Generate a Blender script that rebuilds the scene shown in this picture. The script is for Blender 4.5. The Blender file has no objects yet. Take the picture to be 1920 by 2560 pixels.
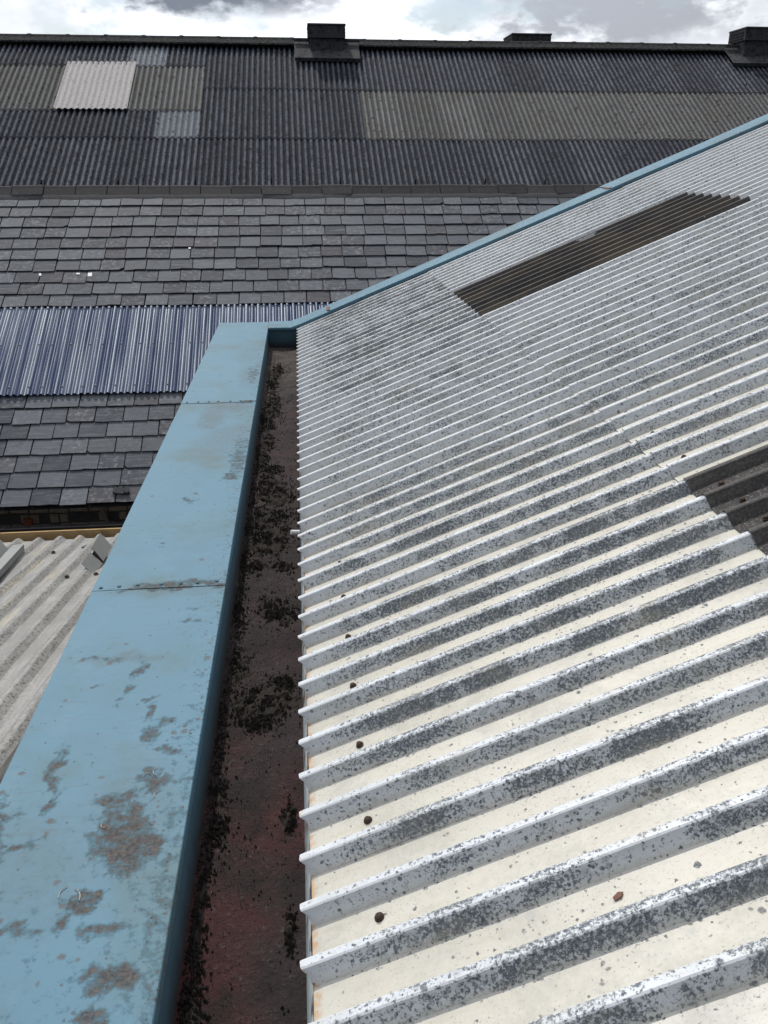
import bpy, math, random
from mathutils import Vector, noise as mnoise
R = math.radians
rnd = random.Random(11)
scene = bpy.context.scene
col = scene.collection

# ------------------------------------------------------------------ camera, sky, sun
PITCH, YAW, H = 23.5, 5.8, 1.4
cam_d = bpy.data.cameras.new("camera"); cam = bpy.data.objects.new("camera", cam_d); col.objects.link(cam)
cam.location = (0, 0, H); cam.rotation_euler = (R(90 - PITCH), 0, R(-YAW))
cam_d.sensor_fit = 'VERTICAL'; cam_d.sensor_height = 24.0; cam_d.lens = 24.0 * 2000 / 2560
cam_d.clip_start = 0.02; cam_d.clip_end = 2000
scene.camera = cam
cy = scene.cycles; cy.max_bounces = 6; cy.diffuse_bounces = 3; cy.glossy_bounces = 3; cy.transmission_bounces = 4; cy.transparent_max_bounces = 8
SUN_AZ, SUN_EL, SUN_STRENGTH, SKY = -16.0, 52.0, 4.3, 0.15   # azimuth from +Y, positive to +X
vs = scene.view_settings
vs.view_transform = 'Standard'; vs.look = 'None'; vs.exposure = -0.58; vs.gamma = 1.0; vs.use_curve_mapping = False

sun_dir = Vector((math.sin(R(SUN_AZ)) * math.cos(R(SUN_EL)), math.cos(R(SUN_AZ)) * math.cos(R(SUN_EL)), math.sin(R(SUN_EL))))
sl = bpy.data.lights.new("sun", 'SUN'); sl.energy = SUN_STRENGTH; sl.angle = R(0.6); sl.color = (1.0, 0.955, 0.89)
so = bpy.data.objects.new("sun", sl); col.objects.link(so); so.location = (-5, 20, 30)
so.rotation_euler = (-sun_dir).to_track_quat('-Z', 'Y').to_euler()


class G:
    """small node-graph helper"""
    def __init__(self, tree):
        self.t = tree; self.n = tree.nodes; self.l = tree.links
    def new(self, typ, **kw):
        x = self.n.new(typ)
        for k, v in kw.items(): setattr(x, k, v)
        return x
    def put(self, sock, v):
        if v is None: return
        if hasattr(v, 'default_value') or hasattr(v, 'is_linked'): self.l.new(v, sock)
        else:
            if sock.type == 'RGBA' and len(v) == 3: v = (*v, 1)
            sock.default_value = v
    def math(self, op, a, b=0.5, c=None, clamp=False):
        x = self.new('ShaderNodeMath', operation=op, use_clamp=clamp)
        self.put(x.inputs[0], a); self.put(x.inputs[1], b)
        if c is not None: self.put(x.inputs[2], c)
        return x.outputs[0]
    def mul(self, a, b): return self.math('MULTIPLY', a, b)
    def add(self, a, b): return self.math('ADD', a, b)
    def sub(self, a, b): return self.math('SUBTRACT', a, b)
    def mx(self, a, b): return self.math('MAXIMUM', a, b)
    def sat(self, a): return self.math('ADD', a, 0.0, clamp=True)
    def vmath(self, op, a, b=(0, 0, 0)):
        x = self.new('ShaderNodeVectorMath', operation=op)
        self.put(x.inputs[0], a); self.put(x.inputs[1], b)
        return x.outputs[1] if op in ('LENGTH', 'DISTANCE', 'DOT_PRODUCT') else x.outputs[0]
    def sep(self, v):
        x = self.new('ShaderNodeSeparateXYZ'); self.put(x.inputs[0], v); return x.outputs
    def comb(self, a, b, c):
        x = self.new('ShaderNodeCombineXYZ')
        for i, v in enumerate((a, b, c)): self.put(x.inputs[i], v)
        return x.outputs[0]
    def coords(self, kind='Object'):
        return self.new('ShaderNodeTexCoord').outputs[kind]
    def attr(self, name):
        return self.new('ShaderNodeAttribute', attribute_name=name).outputs['Fac']
    def rand(self):
        return self.new('ShaderNodeObjectInfo').outputs['Random']
    def noise(self, v, scale, detail=4, rough=0.55, dist=0.0):
        x = self.new('ShaderNodeTexNoise')
        self.put(x.inputs['Vector'], v); x.inputs['Scale'].default_value = scale
        x.inputs['Detail'].default_value = detail; x.inputs['Roughness'].default_value = rough
        x.inputs['Distortion'].default_value = dist
        return x.outputs['Fac']
    def noisec(self, v, scale, detail=2):
        x = self.new('ShaderNodeTexNoise'); self.put(x.inputs['Vector'], v)
        x.inputs['Scale'].default_value = scale; x.inputs['Detail'].default_value = detail
        return x.outputs['Color']
    def voro(self, v, scale, feature='F1', rnd_=1.0):
        x = self.new('ShaderNodeTexVoronoi', feature=feature)
        self.put(x.inputs['Vector'], v); x.inputs['Scale'].default_value = scale
        x.inputs['Randomness'].default_value = rnd_
        return x.outputs['Distance'], x.outputs.get('Color')
    def ramp(self, f, lo, hi, a=0.0, b=1.0):
        x = self.new('ShaderNodeMapRange', clamp=True, interpolation_type='SMOOTHSTEP')
        self.put(x.inputs[0], f); self.put(x.inputs[1], lo); self.put(x.inputs[2], hi)
        x.inputs[3].default_value = a; x.inputs[4].default_value = b
        return x.outputs[0]
    def mix(self, f, a, b):
        x = self.new('ShaderNodeMix', data_type='RGBA')
        self.put(x.inputs[0], f); self.put(x.inputs[6], a); self.put(x.inputs[7], b)
        return x.outputs[2]
    def scale(self, c, f):
        x = self.new('ShaderNodeVectorMath', operation='SCALE')
        self.put(x.inputs[0], c); self.put(x.inputs[3], f); return x.outputs[0]
    def spots(self, v, scale, size, amount):
        """round spots: voronoi cells, a share of them filled, each with a size of its own"""
        d, c = self.voro(v, scale)
        s = self.sep(c)
        keep = self.math('LESS_THAN', s[0], amount)
        rad = self.mul(self.add(self.mul(s[1], 0.75), 0.25), size)
        return self.mul(self.ramp(self.sub(d, rad), -0.16, 0.05, 1, 0), keep)


def material(name, build):
    m = bpy.data.materials.new(name); m.use_nodes = True
    g = G(m.node_tree); g.n.clear()
    out = g.new('ShaderNodeOutputMaterial'); b = g.new('ShaderNodeBsdfPrincipled')
    g.l.new(b.outputs[0], out.inputs[0])
    r = build(g)
    g.put(b.inputs['Base Color'], r.get('color', (0.5, 0.5, 0.5)))
    g.put(b.inputs['Roughness'], r.get('rough', 0.7))
    g.put(b.inputs['Metallic'], r.get('metal', 0.0))
    g.put(b.inputs['Specular IOR Level'], r.get('spec', 0.35))
    if 'trans' in r: g.put(b.inputs['Transmission Weight'], r['trans'])
    if 'ior' in r: g.put(b.inputs['IOR'], r['ior'])
    if 'bump' in r:
        bp = g.new('ShaderNodeBump'); bp.inputs['Distance'].default_value = r.get('bdist', 0.004)
        bp.inputs['Strength'].default_value = r.get('bstr', 0.6)
        g.put(bp.inputs['Height'], r['bump']); g.l.new(bp.outputs[0], b.inputs['Normal'])
    return m


# ------------------------------------------------------------------ world: daylight sky with broken cumulus
world = bpy.data.worlds.new("World"); scene.world = world; world.use_nodes = True
world.cycles.sampling_method = 'MANUAL'; world.cycles.sample_map_resolution = 256
g = G(world.node_tree); g.n.clear()
wo = g.new('ShaderNodeOutputWorld'); bg = g.new('ShaderNodeBackground'); g.l.new(bg.outputs[0], wo.inputs[0])
sky = g.new('ShaderNodeTexSky', sky_type='NISHITA', sun_disc=False)
sky.sun_elevation = R(SUN_EL); sky.sun_rotation = R(SUN_AZ); sky.air_density = 1.1; sky.dust_density = 1.5
dirv = g.coords('Generated')
sx = g.sep(dirv)
# clouds drawn on a stretched direction so that they flatten towards the horizon
cv = g.comb(g.mul(sx[0], 1.0), g.mul(sx[1], 1.0), g.mul(sx[2], 1.9))
big = g.noise(g.vmath('ADD', cv, (3.42, 1.7, 0.55)), 5.2, 4, 0.58)
fine = g.noise(g.vmath('ADD', cv, (0.3, 7.1, 2.2)), 17.0, 4, 0.62)
dens_c = g.add(g.mul(big, 0.75), g.mul(fine, 0.25))
cover = g.ramp(dens_c, 0.39, 0.50)
thick = g.ramp(dens_c, 0.50, 0.68)
wob = g.comb(g.mul(g.sub(fine, 0.5), 3.0), 0.0, g.mul(g.sub(g.add(fine, big), 1.0), 2.4))
def cloud_at(d, rx, ry):
    q = g.vmath('SUBTRACT', dirv, d); q = g.vmath('MULTIPLY', q, (1 / rx, 0.0, 1 / ry))
    return g.ramp(g.vmath('LENGTH', g.vmath('ADD', q, wob)), 0.5, 1.45, 1, 0)
bank = g.mx(cloud_at((-0.07, 0.98, 0.162), .11, .022), g.mx(g.mul(cloud_at((0.335, 0.93, 0.145), .13, .030), .72), g.mul(cloud_at((-0.27, 0.95, 0.135), .09, .022), .30)))
gap = g.mul(cloud_at((0.172, 0.974, 0.150), .040, .018), 0.8)
cover = g.mul(cover, g.sub(1.0, gap)); thick = g.mx(g.mul(thick, 0.35), bank)
cover = g.math('MAXIMUM', cover, bank)
near_sun = g.vmath('DOT_PRODUCT', dirv, tuple(sun_dir))
glow = g.ramp(near_sun, -0.3, 0.85, 0.155, 2.0)          # clouds towards the sun are brighter (forward scatter)
cloud = g.scale(g.mix(thick, (0.97, 1.0, 1.06), (0.18, 0.205, 0.25)), glow)
skyc = g.scale(sky.outputs[0], SKY * 1.0)
g.put(bg.inputs[0], g.mix(cover, skyc, cloud)); bg.inputs[1].default_value = 1.0

# ------------------------------------------------------------------ builders
def mesh(name, verts, faces, mat=None, smooth=False):
    me = bpy.data.meshes.new(name); me.from_pydata([tuple(v) for v in verts], [], faces); me.update()
    if mat: me.materials.append(mat)
    if smooth: me.polygons.foreach_set('use_smooth', [True] * len(me.polygons))
    return me
def put(name, me, parent=None, loc=(0, 0, 0), rot=None):
    """link a mesh as an object; loc is in world space"""
    o = bpy.data.objects.new(name, me); col.objects.link(o)
    p = Vector(loc); q = parent
    while q is not None: p = p - Vector(q.location); q = q.parent
    o.parent = parent; o.location = p
    if rot is not None: o.rotation_euler = rot
    return o
def thing(name, label, cat, loc, group=None):
    o = bpy.data.objects.new(name, None); col.objects.link(o); o.location = loc; o.empty_display_size = 0.2
    o['label'] = label; o['category'] = cat
    if group: o['group'] = group
    return o
def tag(o, label, cat, group=None):
    o['label'] = label; o['category'] = cat
    if group: o['group'] = group
    return o
class MB:
    def __init__(self): self.v = []; self.f = []
    def add(self, vs_, fs):
        b = len(self.v); self.v += [Vector(p) for p in vs_]; self.f += [tuple(i + b for i in q) for q in fs]
    def box(self, x0, x1, y0, y1, z0, z1, M=None):
        vs_ = [Vector((x, y, z)) for z in (z0, z1) for y in (y0, y1) for x in (x0, x1)]
        if M: vs_ = [M(p) for p in vs_]
        self.add(vs_, [(0, 2, 3, 1), (4, 5, 7, 6), (0, 1, 5, 4), (2, 6, 7, 3), (0, 4, 6, 2), (1, 3, 7, 5)])
    def loft(self, sections, caps=False, closed=False):
        n = len(sections[0]); b = len(self.v)
        for s in sections: self.v += [Vector(p) for p in s]
        for i in range(len(sections) - 1):
            for j in range(n if closed else n - 1):
                a = b + i * n + j; k = b + i * n + (j + 1) % n
                self.f.append((a, k, k + n, a + n))
        if caps:
            self.f.append(tuple(b + j for j in range(n))[::-1])
            self.f.append(tuple(b + (len(sections) - 1) * n + j for j in range(n)))
    def mesh(self, name, mat, smooth=False): return mesh(name, self.v, self.f, mat, smooth)
def bevelled_box(w, d, h, b, mat, name):
    """box centred in x/y standing on z=0 with chamfered vertical and top edges"""
    def ring(x, y, z, c): return [(-x + c, -y, z), (x - c, -y, z), (x, -y + c, z), (x, y - c, z), (x - c, y, z), (-x + c, y, z), (-x, y - c, z), (-x, -y + c, z)]
    m = MB(); m.loft([ring(w / 2, d / 2, 0, b), ring(w / 2, d / 2, h - b, b), ring(w / 2 - b, d / 2 - b, h, b * .6)], caps=True, closed=True)
    return m.mesh(name, mat)
def nz(x, y, z=0.0): return mnoise.noise(Vector((x, y, z)))

# ------------------------------------------------------------------ materials
def m_white(g):
    P = g.coords(); pan = g.attr('pan'); lich = g.attr('lichen'); eave = g.attr('eave')
    cell = g.attr('tint')
    grime = g.noise(P, 3.0, 5, 0.6); fine = g.noise(P, 70, 3, 0.6)
    paint = g.mix(grime, (0.50, 0.535, 0.57), (0.59, 0.62, 0.65))
    cream = g.mix(g.noise(P, 9, 6, 0.65), (0.520, 0.485, 0.395), (0.525, 0.51, 0.46))
    cream = g.mix(g.ramp(cell, 0.2, 0.8), cream, g.scale(cream, 0.90))
    c = g.mix(g.mul(pan, g.ramp(cell, 0.0, 0.35, 0.55, 0.92)), paint, cream)
    # pale crusty lichen first
    warp = g.vmath('ADD', P, g.scale(g.noisec(P, 170, 2), 0.007))
    patch = g.noise(P, 6.5, 4, 0.65)
    dens = g.math('MULTIPLY', lich, g.ramp(patch, 0.30, 0.63, 0.38, 1.55))
    pale = g.spots(g.vmath('ADD', warp, (2, 3, 1)), 48, 0.60, g.mul(dens, 0.55))
    c = g.mix(g.mul(pale, 0.55), c, (0.36, 0.39, 0.38))
    s1 = g.spots(warp, 78, 0.62, g.mul(dens, 0.42))
    s2 = g.spots(g.vmath('ADD', warp, (7, 1, 3)), 165, 0.80, g.mul(dens, 0.72))
    s4 = g.spots(g.vmath('ADD', P, (4, 4, 9)), 30, 0.27, g.mul(lich, 0.24))
    cn = g.noise(P, 150, 5, 0.74)
    crust = g.ramp(g.add(cn, g.mul(dens, 0.20)), 0.60, 0.72)
    halo = g.mul(g.ramp(g.add(g.noise(P, 30, 4, 0.7), g.mul(dens, 0.2)), 0.55, 0.80), g.ramp(dens, 0.1, 0.7))
    c = g.mix(g.mul(halo, 0.45), c, (0.27, 0.295, 0.30))
    dark = g.math('MULTIPLY', g.ramp(cn, 0.36, 0.52, 0.18, 1.0), g.math('MINIMUM', g.add(g.add(s1, s2), g.add(s4, crust)), 1.0))
    lc = g.mix(patch, (0.038, 0.050, 0.070), (0.095, 0.110, 0.130))
    c = g.mix(g.mul(dark, g.ramp(g.noise(P, 260, 2, 0.6), 0.36, 0.60, 0.72, 0.98)), c, lc)
    # specks in the pans
    speck = g.mul(g.ramp(g.noise(P, 210, 3, 0.7), 0.57, 0.68), g.ramp(g.noise(P, 5.0, 4, 0.6), 0.38, 0.66))
    c = g.mix(g.mul(speck, 0.72), c, (0.17, 0.17, 0.15))
    stain = g.ramp(g.noise(g.vmath('MULTIPLY', P, (2.2, 14, 2.2)), 2.4, 5, 0.6), 0.50, 0.75)
    c = g.mix(g.mul(stain, 0.38), c, (0.38, 0.345, 0.26))
    grime2 = g.ramp(g.add(g.noise(P, 4.2, 6, 0.68), g.mul(g.noise(P, 55, 3, .7), 0.35)), 0.58, 0.90)
    c = g.mix(g.mul(grime2, g.add(0.22, g.mul(pan, 0.35))), c, (0.31, 0.305, 0.275))
    rust = g.mul(g.ramp(g.add(eave, g.mul(g.noise(P, 45, 4, 0.7), 0.9)), 1.12, 1.42), 0.9)
    c = g.mix(rust, c, g.mix(fine, (0.30, 0.13, 0.05), (0.55, 0.36, 0.17)))
    return dict(color=c, rough=g.add(0.45, g.mul(dark, 0.4)), spec=0.3, bump=fine, bdist=0.0006, bstr=0.4)
M_WHITE = material('white_painted_sheet', m_white)

def m_rooflight(g):
    P = g.coords(); pan = g.attr('pan')
    a = g.noise(P, 5, 5, 0.65); b = g.noise(P, 120, 3, 0.7)
    c = g.mix(a, (0.012, 0.013, 0.017), (0.036, 0.033, 0.032))
    mud = g.mul(g.ramp(g.noise(P, 2.6, 5, 0.6), 0.40, 0.62), 0.75)
    c = g.mix(g.mul(mud, g.ramp(g.sep(P)[1], 3.0, 4.5, 0.15, 1.0)), c, (0.092, 0.074, 0.052))
    c = g.mix(g.mul(g.ramp(b, 0.52, 0.66), g.add(0.3, g.mul(pan, 0.4))), c, (0.17, 0.16, 0.155))
    c = g.mix(g.mul(g.attr('lichen'), g.ramp(b, 0.36, 0.56, 0.5, 0.95)), c, (0.24, 0.225, 0.21))
    return dict(color=c, rough=0.75, spec=0.25, bump=b, bdist=0.0015)
M_ROOFLIGHT = material('grimy_brown_rooflight', m_rooflight)

STAINS = [(-.46, 1.46, .060, .050, 1.0), (-.44, 1.39, .065, .055, 1.0), (-.49, 1.53, .045, .030, .9), (-.42, 1.60, .035, .04, .8), (-.79, 1.50, .07, .07, .8), (-.66, 1.66, .016, .09, .9), (-.645, 1.56, .016, .05, .8),
          (-.50, 1.23, .03, .028, 1.0), (-.485, 1.27, .02, .02, .9), (-.53, 1.19, .022, .022, .9), (-.44, 1.17, .04, .02, .7), (-.74, 1.27, .06, .03, .9), (-.62, 1.20, .05, .012, .8), (-.41, 1.08, .05, .02, .9), (-.43, 1.00, .025, .02, .9), (-.72, 1.06, .05, .03, .7),
          (-.45, 1.78, .03, .035, .9), (-.41, 1.83, .03, .02, .9), (-.40, 1.72, .05, .012, .8), (-.53, 2.10, .016, .06, .9), (-.545, 2.0, .02, .03, .9), (-.555, 1.93, .010, .04, .9), (-.475, 1.95, .02, .012, .9), (-.465, 1.88, .009, .05, .9),
          (-.68, 2.17, .05, .014, .8), (-.62, 2.16, .03, .02, .7), (-.64, 2.02, .02, .012, .8), (-.40, 2.36, .035, .018, .9), (-.405, 2.44, .02, .014, .8), (-.50, 2.605, .22, .025, 1.0), (-.46, 2.63, .12, .03, .9), (-.62, 2.60, .05, .016, .9),
          (-.38, 3.72, .04, .05, .9), (-.55, 3.42, .03, .03, .9), (-.53, 3.50, .02, .02, .9), (-.60, 2.95, .014, .014, .9), (-.60, 3.05, .012, .012, .9), (-.36, 4.0, .04, .25, .6), (-.38, 5.05, .06, .04, .9), (-.37, 5.8, .04, .25, .5), (-.55, .93, .06, .03, .8), (-.70, 1.42, .06, .010, .9), (-.76, 1.38, .05, .012, .9)]
SMUDGE = [(-.47, 4.95, .13, .10, .75), (-.56, 4.70, .07, .22, .7), (-.42, 4.35, .14, .20, .45), (-.50, 4.15, .14, .25, .35), (-.38, 5.75, .08, .30, .45), (-.66, 1.35, .16, .16, .35), (-.45, 1.50, .12, .20, .30), (-.42, 6.4, .1, .3, .3), (-.50, 2.60, .25, .05, .4), (-.60, 2.16, .12, .03, .5)]
def m_blue(g):
    P = g.coords(); s = g.sep(P)
    n1 = g.noise(P, 1.6, 5, 0.6); n2 = g.noise(P, 36, 6, 0.70); n3 = g.noise(P, 110, 3, 0.65)
    c = g.mix(n1, (0.066, 0.160, 0.228), (0.092, 0.196, 0.262))
    chalk = g.ramp(g.noise(g.vmath('ADD', P, (3, 2, 0)), 2.1, 5, 0.65), 0.46, 0.70)
    c = g.mix(g.mul(chalk, 0.75), c, (0.074, 0.132, 0.146))
    pale = g.ramp(g.noise(g.vmath('ADD', P, (7, 4, 2)), 5.5, 6, 0.7), 0.52, 0.72)
    c = g.mix(g.mul(pale, 0.35), c, (0.118, 0.220, 0.275))
    scr = g.ramp(g.noise(g.vmath('MULTIPLY', P, (60, 7, 5)), 1.0, 4, 0.75, 0.9), 0.66, 0.74)
    c = g.mix(g.mul(scr, 0.40), c, (0.055, 0.075, 0.080))
    tot = g.attr('stain'); smu = g.attr('smudge')
    c = g.mix(g.mul(smu, g.ramp(g.add(n2, g.mul(n1, 0.5)), 0.45, 0.95, 0.25, 1.0)), c, (0.062, 0.078, 0.078))
    edge = g.ramp(s[0], -0.44, -0.318)
    flat = g.ramp(s[0], -0.318, -0.3165, 1, 0)
    nearg = g.ramp(s[1], 2.3, 1.0, 0, 0.09)
    dirt = g.add(g.add(g.mul(tot, 0.33), g.mul(edge, 0.12)), nearg)
    v = g.add(g.add(n2, g.mul(n3, 0.22)), dirt)
    grey = g.ramp(v, 0.74, 0.92); brown = g.ramp(v, 0.84, 1.03)
    c = g.mix(g.mul(grey, 0.55), c, (0.085, 0.112, 0.118))
    c = g.mix(g.mul(brown, 0.88), c, g.mix(g.ramp(g.add(n3, g.mul(n2, .6)), .55, 1.05), (0.026, 0.023, 0.022), (0.120, 0.102, 0.092)))
    sp = g.spots(g.vmath('ADD', P, g.scale(g.comb(n3, n2, n3), 0.02)), 34, 0.40, g.add(g.add(0.04, g.mul(nearg, 1.2)), g.mul(g.mx(tot, edge), 0.26)))
    c = g.mix(g.mul(sp, 0.75), c, g.mix(n2, (0.03, 0.035, 0.036), (0.10, 0.082, 0.075)))
    sp2 = g.spots(g.vmath('ADD', P, (3, 3, 3)), 85, 0.45, g.add(0.04, g.mul(g.mx(tot, edge), 0.30)))
    c = g.mix(g.mul(sp2, 0.65), c, (0.04, 0.05, 0.055))
    scuff = g.mul(g.ramp(g.noise(g.vmath('MULTIPLY', P, (5, 38, 5)), 1.4, 6, 0.7, 0.6), 0.56, 0.70), g.ramp(n1, 0.40, 0.58))
    c = g.mix(g.mul(scuff, 0.55), c, (0.075, 0.10, 0.108))
    return dict(color=c, rough=g.add(0.56, g.mul(grey, 0.4)), spec=0.24, bump=n1, bdist=0.004, bstr=0.5)
M_BLUE = material('faded_blue_paint', m_blue)
def m_blue_wall(g):
    P = g.coords(); n = g.noise(P, 12, 5, 0.65); z = g.sep(P)[2]
    c = g.mix(n, (0.045, 0.092, 0.122), (0.070, 0.135, 0.175))
    low = g.ramp(g.add(z, g.mul(g.noise(P, 22, 4, 0.6), 0.06)), -0.15, -0.05, 1, 0)
    c = g.mix(g.mul(low, 0.85), c, (0.030, 0.028, 0.026))
    return dict(color=c, rough=0.7, spec=0.2, bump=n, bdist=0.003)
M_BLUE_WALL = material('weathered_blue_gutter_side', m_blue_wall)
def m_gutter(g):
    P = g.coords(); s = g.sep(P)
    n = g.noise(P, 7, 6, 0.65); f = g.noise(P, 75, 5, 0.75); b = g.noise(g.vmath('ADD', P, (4, 1, 0)), 2.2, 4, 0.6)
    c = g.mix(n, (0.024, 0.019, 0.020), (0.054, 0.041, 0.040))
    red = g.mul(g.ramp(b, 0.40, 0.62), g.ramp(s[1], 1.2, 3.0, 1, 0.3))
    c = g.mix(g.mul(red, 0.8), c, (0.066, 0.023, 0.023))
    c = g.mix(g.mul(g.ramp(s[1], 5.2, 7.2), 0.75), c, g.mix(n, (0.060, 0.052, 0.046), (0.115, 0.098, 0.084)))
    c = g.mix(g.ramp(f, 0.56, 0.68, 0, 0.5), c, (0.145, 0.125, 0.125))
    c = g.mix(g.ramp(f, 0.30, 0.44, 0.85, 0), c, (0.018, 0.016, 0.015))
    silt = g.ramp(g.noise(g.vmath('ADD', P, (1, 9, 3)), 5.0, 6, 0.7), 0.42, 0.62)
    c = g.mix(g.mul(silt, 0.8), c, (0.022, 0.019, 0.018))
    return dict(color=c, rough=0.85, spec=0.2, bump=g.add(f, g.mul(n, 0.8)), bdist=0.012, bstr=1.0)
M_GUTTER = material('silted_gutter_floor', m_gutter)
def m_galv(g):
    P = g.coords(); n = g.noise(P, 18, 4, 0.6)
    c = g.mix(n, (0.22, 0.27, 0.29), (0.42, 0.46, 0.47))
    c = g.mix(g.ramp(g.noise(P, 9, 5, 0.65), 0.52, 0.66), c, (0.12, 0.08, 0.065))
    return dict(color=c, rough=0.55, metal=0.15, bump=n, bdist=0.002)
M_GALV = material('dull_galvanised_steel', m_galv)
def m_rustlip(g):
    P = g.coords(); n = g.noise(P, 30, 5, 0.7)
    return dict(color=g.mix(n, (0.075, 0.036, 0.030), (0.24, 0.13, 0.10)), rough=0.9, bump=n, bdist=0.003)
M_RUST = material('rusty_gutter_flange', m_rustlip)
def m_slate(g, single=True):
    r = g.rand(); P = g.vmath('ADD', g.coords(), g.comb(g.mul(r, 37.0), g.mul(r, 91.0), g.mul(r, 13.0)))
    n = g.noise(P, 9, 6, 0.65); st = g.noise(g.vmath('MULTIPLY', P, (1.5, 12, 4)), 3.0, 6, 0.7, 0.8)
    c = g.mix(r, (0.052, 0.058, 0.070), (0.122, 0.132, 0.148))
    c = g.mix(g.mul(g.ramp(g.math('FRACT', g.mul(r, 7.3)), 0.7, 1.0), 0.6), c, (0.060, 0.053, 0.062))
    c = g.mix(g.mul(g.ramp(g.math('FRACT', g.mul(r, 3.7)), 0.75, 1.0), 0.6), c, (0.120, 0.134, 0.142))
    c = g.mix(g.ramp(st, 0.48, 0.72, 0, 0.35), c, (0.026, 0.027, 0.033))
    liq = g.mul(g.ramp(g.noise(P, 16, 6, 0.72), 0.48, 0.68), g.ramp(g.math('FRACT', g.mul(r, 5.1)), 0.2, 0.9, 0.15, 0.95))
    c = g.mix(liq, c, (0.20, 0.21, 0.225))
    c = g.mix(g.mul(g.ramp(g.noise(g.vmath('MULTIPLY', P, (1.2, 16, 4)), 2.2, 5, 0.7, 1.0), 0.52, 0.66), 0.45), c, (0.19, 0.20, 0.215))
    c = g.mix(g.ramp(n, 0.30, 0.45, 0.45, 0), c, (0.04, 0.04, 0.045))
    if single:      # near black on the part under the next course and along the edges
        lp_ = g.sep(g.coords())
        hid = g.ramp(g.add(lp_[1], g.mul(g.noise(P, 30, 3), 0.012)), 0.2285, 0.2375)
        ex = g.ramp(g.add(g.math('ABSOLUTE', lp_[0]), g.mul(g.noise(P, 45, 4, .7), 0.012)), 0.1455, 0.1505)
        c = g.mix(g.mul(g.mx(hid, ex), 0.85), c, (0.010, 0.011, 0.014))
    return dict(color=c, rough=0.7, spec=0.14, bump=g.add(st, g.mul(n, 0.7)), bdist=0.004, bstr=0.6)
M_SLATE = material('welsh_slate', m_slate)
M_SLATE2 = material('welsh_slate_field', lambda g: m_slate(g, False))
def m_dark(g):
    P = g.coords(); n = g.noise(P, 8, 4, 0.6)
    return dict(color=g.mix(n, (0.008, 0.008, 0.010), (0.022, 0.021, 0.022)), rough=0.9, spec=0.1)
M_DARK = material('dark_underlay', m_dark)
def m_ridge(g):
    r = g.rand(); P = g.vmath('ADD', g.coords(), g.comb(g.mul(r, 17.0), g.mul(r, 31.0), 0.0)); n = g.noise(P, 14, 6, 0.7)
    c = g.mix(r, (0.030, 0.030, 0.034), (0.050, 0.046, 0.047))
    c = g.mix(g.ramp(n, 0.52, 0.72, 0, 0.45), c, (0.085, 0.083, 0.084))
    c = g.mix(g.ramp(g.noise(P, 5, 3), 0.60, 0.75, 0, 0.4), c, (0.075, 0.05, 0.04))
    return dict(color=c, rough=0.85, spec=0.2, bump=n, bdist=0.006)
M_RIDGE = material('sooty_clay_ridge_tile', m_ridge)
def m_mortar(g):
    P = g.coords(); n = g.noise(P, 20, 5, 0.7)
    return dict(color=g.mix(n, (0.06, 0.058, 0.058), (0.21, 0.20, 0.19)), rough=0.95, bump=n, bdist=0.01)
M_MORTAR = material('lime_mortar', m_mortar)
M_BED = material('sooty_mortar', lambda g: dict(color=g.mix(g.noise(g.coords(), 18, 5, .7), (0.025, 0.026, 0.03), (0.085, 0.085, 0.09)), rough=0.95))
def clear_plastic():
    """thin clear sheet: see-through with a bluish tint, drawn (anisotropic) gloss along the corrugations, a navy body tint"""
    m = bpy.data.materials.new('clear_corrugated_plastic'); m.use_nodes = True
    g = G(m.node_tree); g.n.clear()
    out = g.new('ShaderNodeOutputMaterial'); P = g.coords()
    n = g.noise(g.vmath('MULTIPLY', P, (7, 0.3, 0.3)), 4, 3, 0.6)
    tr = g.new('ShaderNodeBsdfTransparent'); g.put(tr.inputs[0], g.mix(n, (0.08, 0.15, 0.38), (0.26, 0.36, 0.60)))
    gl = g.new('ShaderNodeBsdfAnisotropic'); gl.distribution = 'GGX'
    g.put(gl.inputs['Color'], (0.86, 0.94, 1.0)); g.put(gl.inputs['Roughness'], g.add(0.34, g.mul(n, 0.16))); g.put(gl.inputs['Anisotropy'], -0.22)
    g.put(gl.inputs['Tangent'], g.comb(0.0, math.cos(R(32)), math.sin(R(32))))
    df = g.new('ShaderNodeBsdfDiffuse'); g.put(df.inputs[0], g.mix(g.noise(P, 9, 3), (0.016, 0.036, 0.11), (0.035, 0.06, 0.15)))
    m1 = g.new('ShaderNodeMixShader'); g.put(m1.inputs[0], 0.45); g.l.new(tr.outputs[0], m1.inputs[1]); g.l.new(df.outputs[0], m1.inputs[2])
    fr = g.new('ShaderNodeFresnel'); fr.inputs[0].default_value = 2.1
    m2 = g.new('ShaderNodeMixShader'); g.put(m2.inputs[0], g.mul(fr.outputs[0], g.ramp(g.noise(g.vmath('MULTIPLY', P, (1, 0.02, 0.02)), 22, 3, 0.7), 0.38, 0.64, 0.45, 1.5))); g.l.new(m1.outputs[0], m2.inputs[1]); g.l.new(gl.outputs[0], m2.inputs[2])
    g.l.new(m2.outputs[0], out.inputs[0])
    return m
M_CLEAR = clear_plastic()

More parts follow.
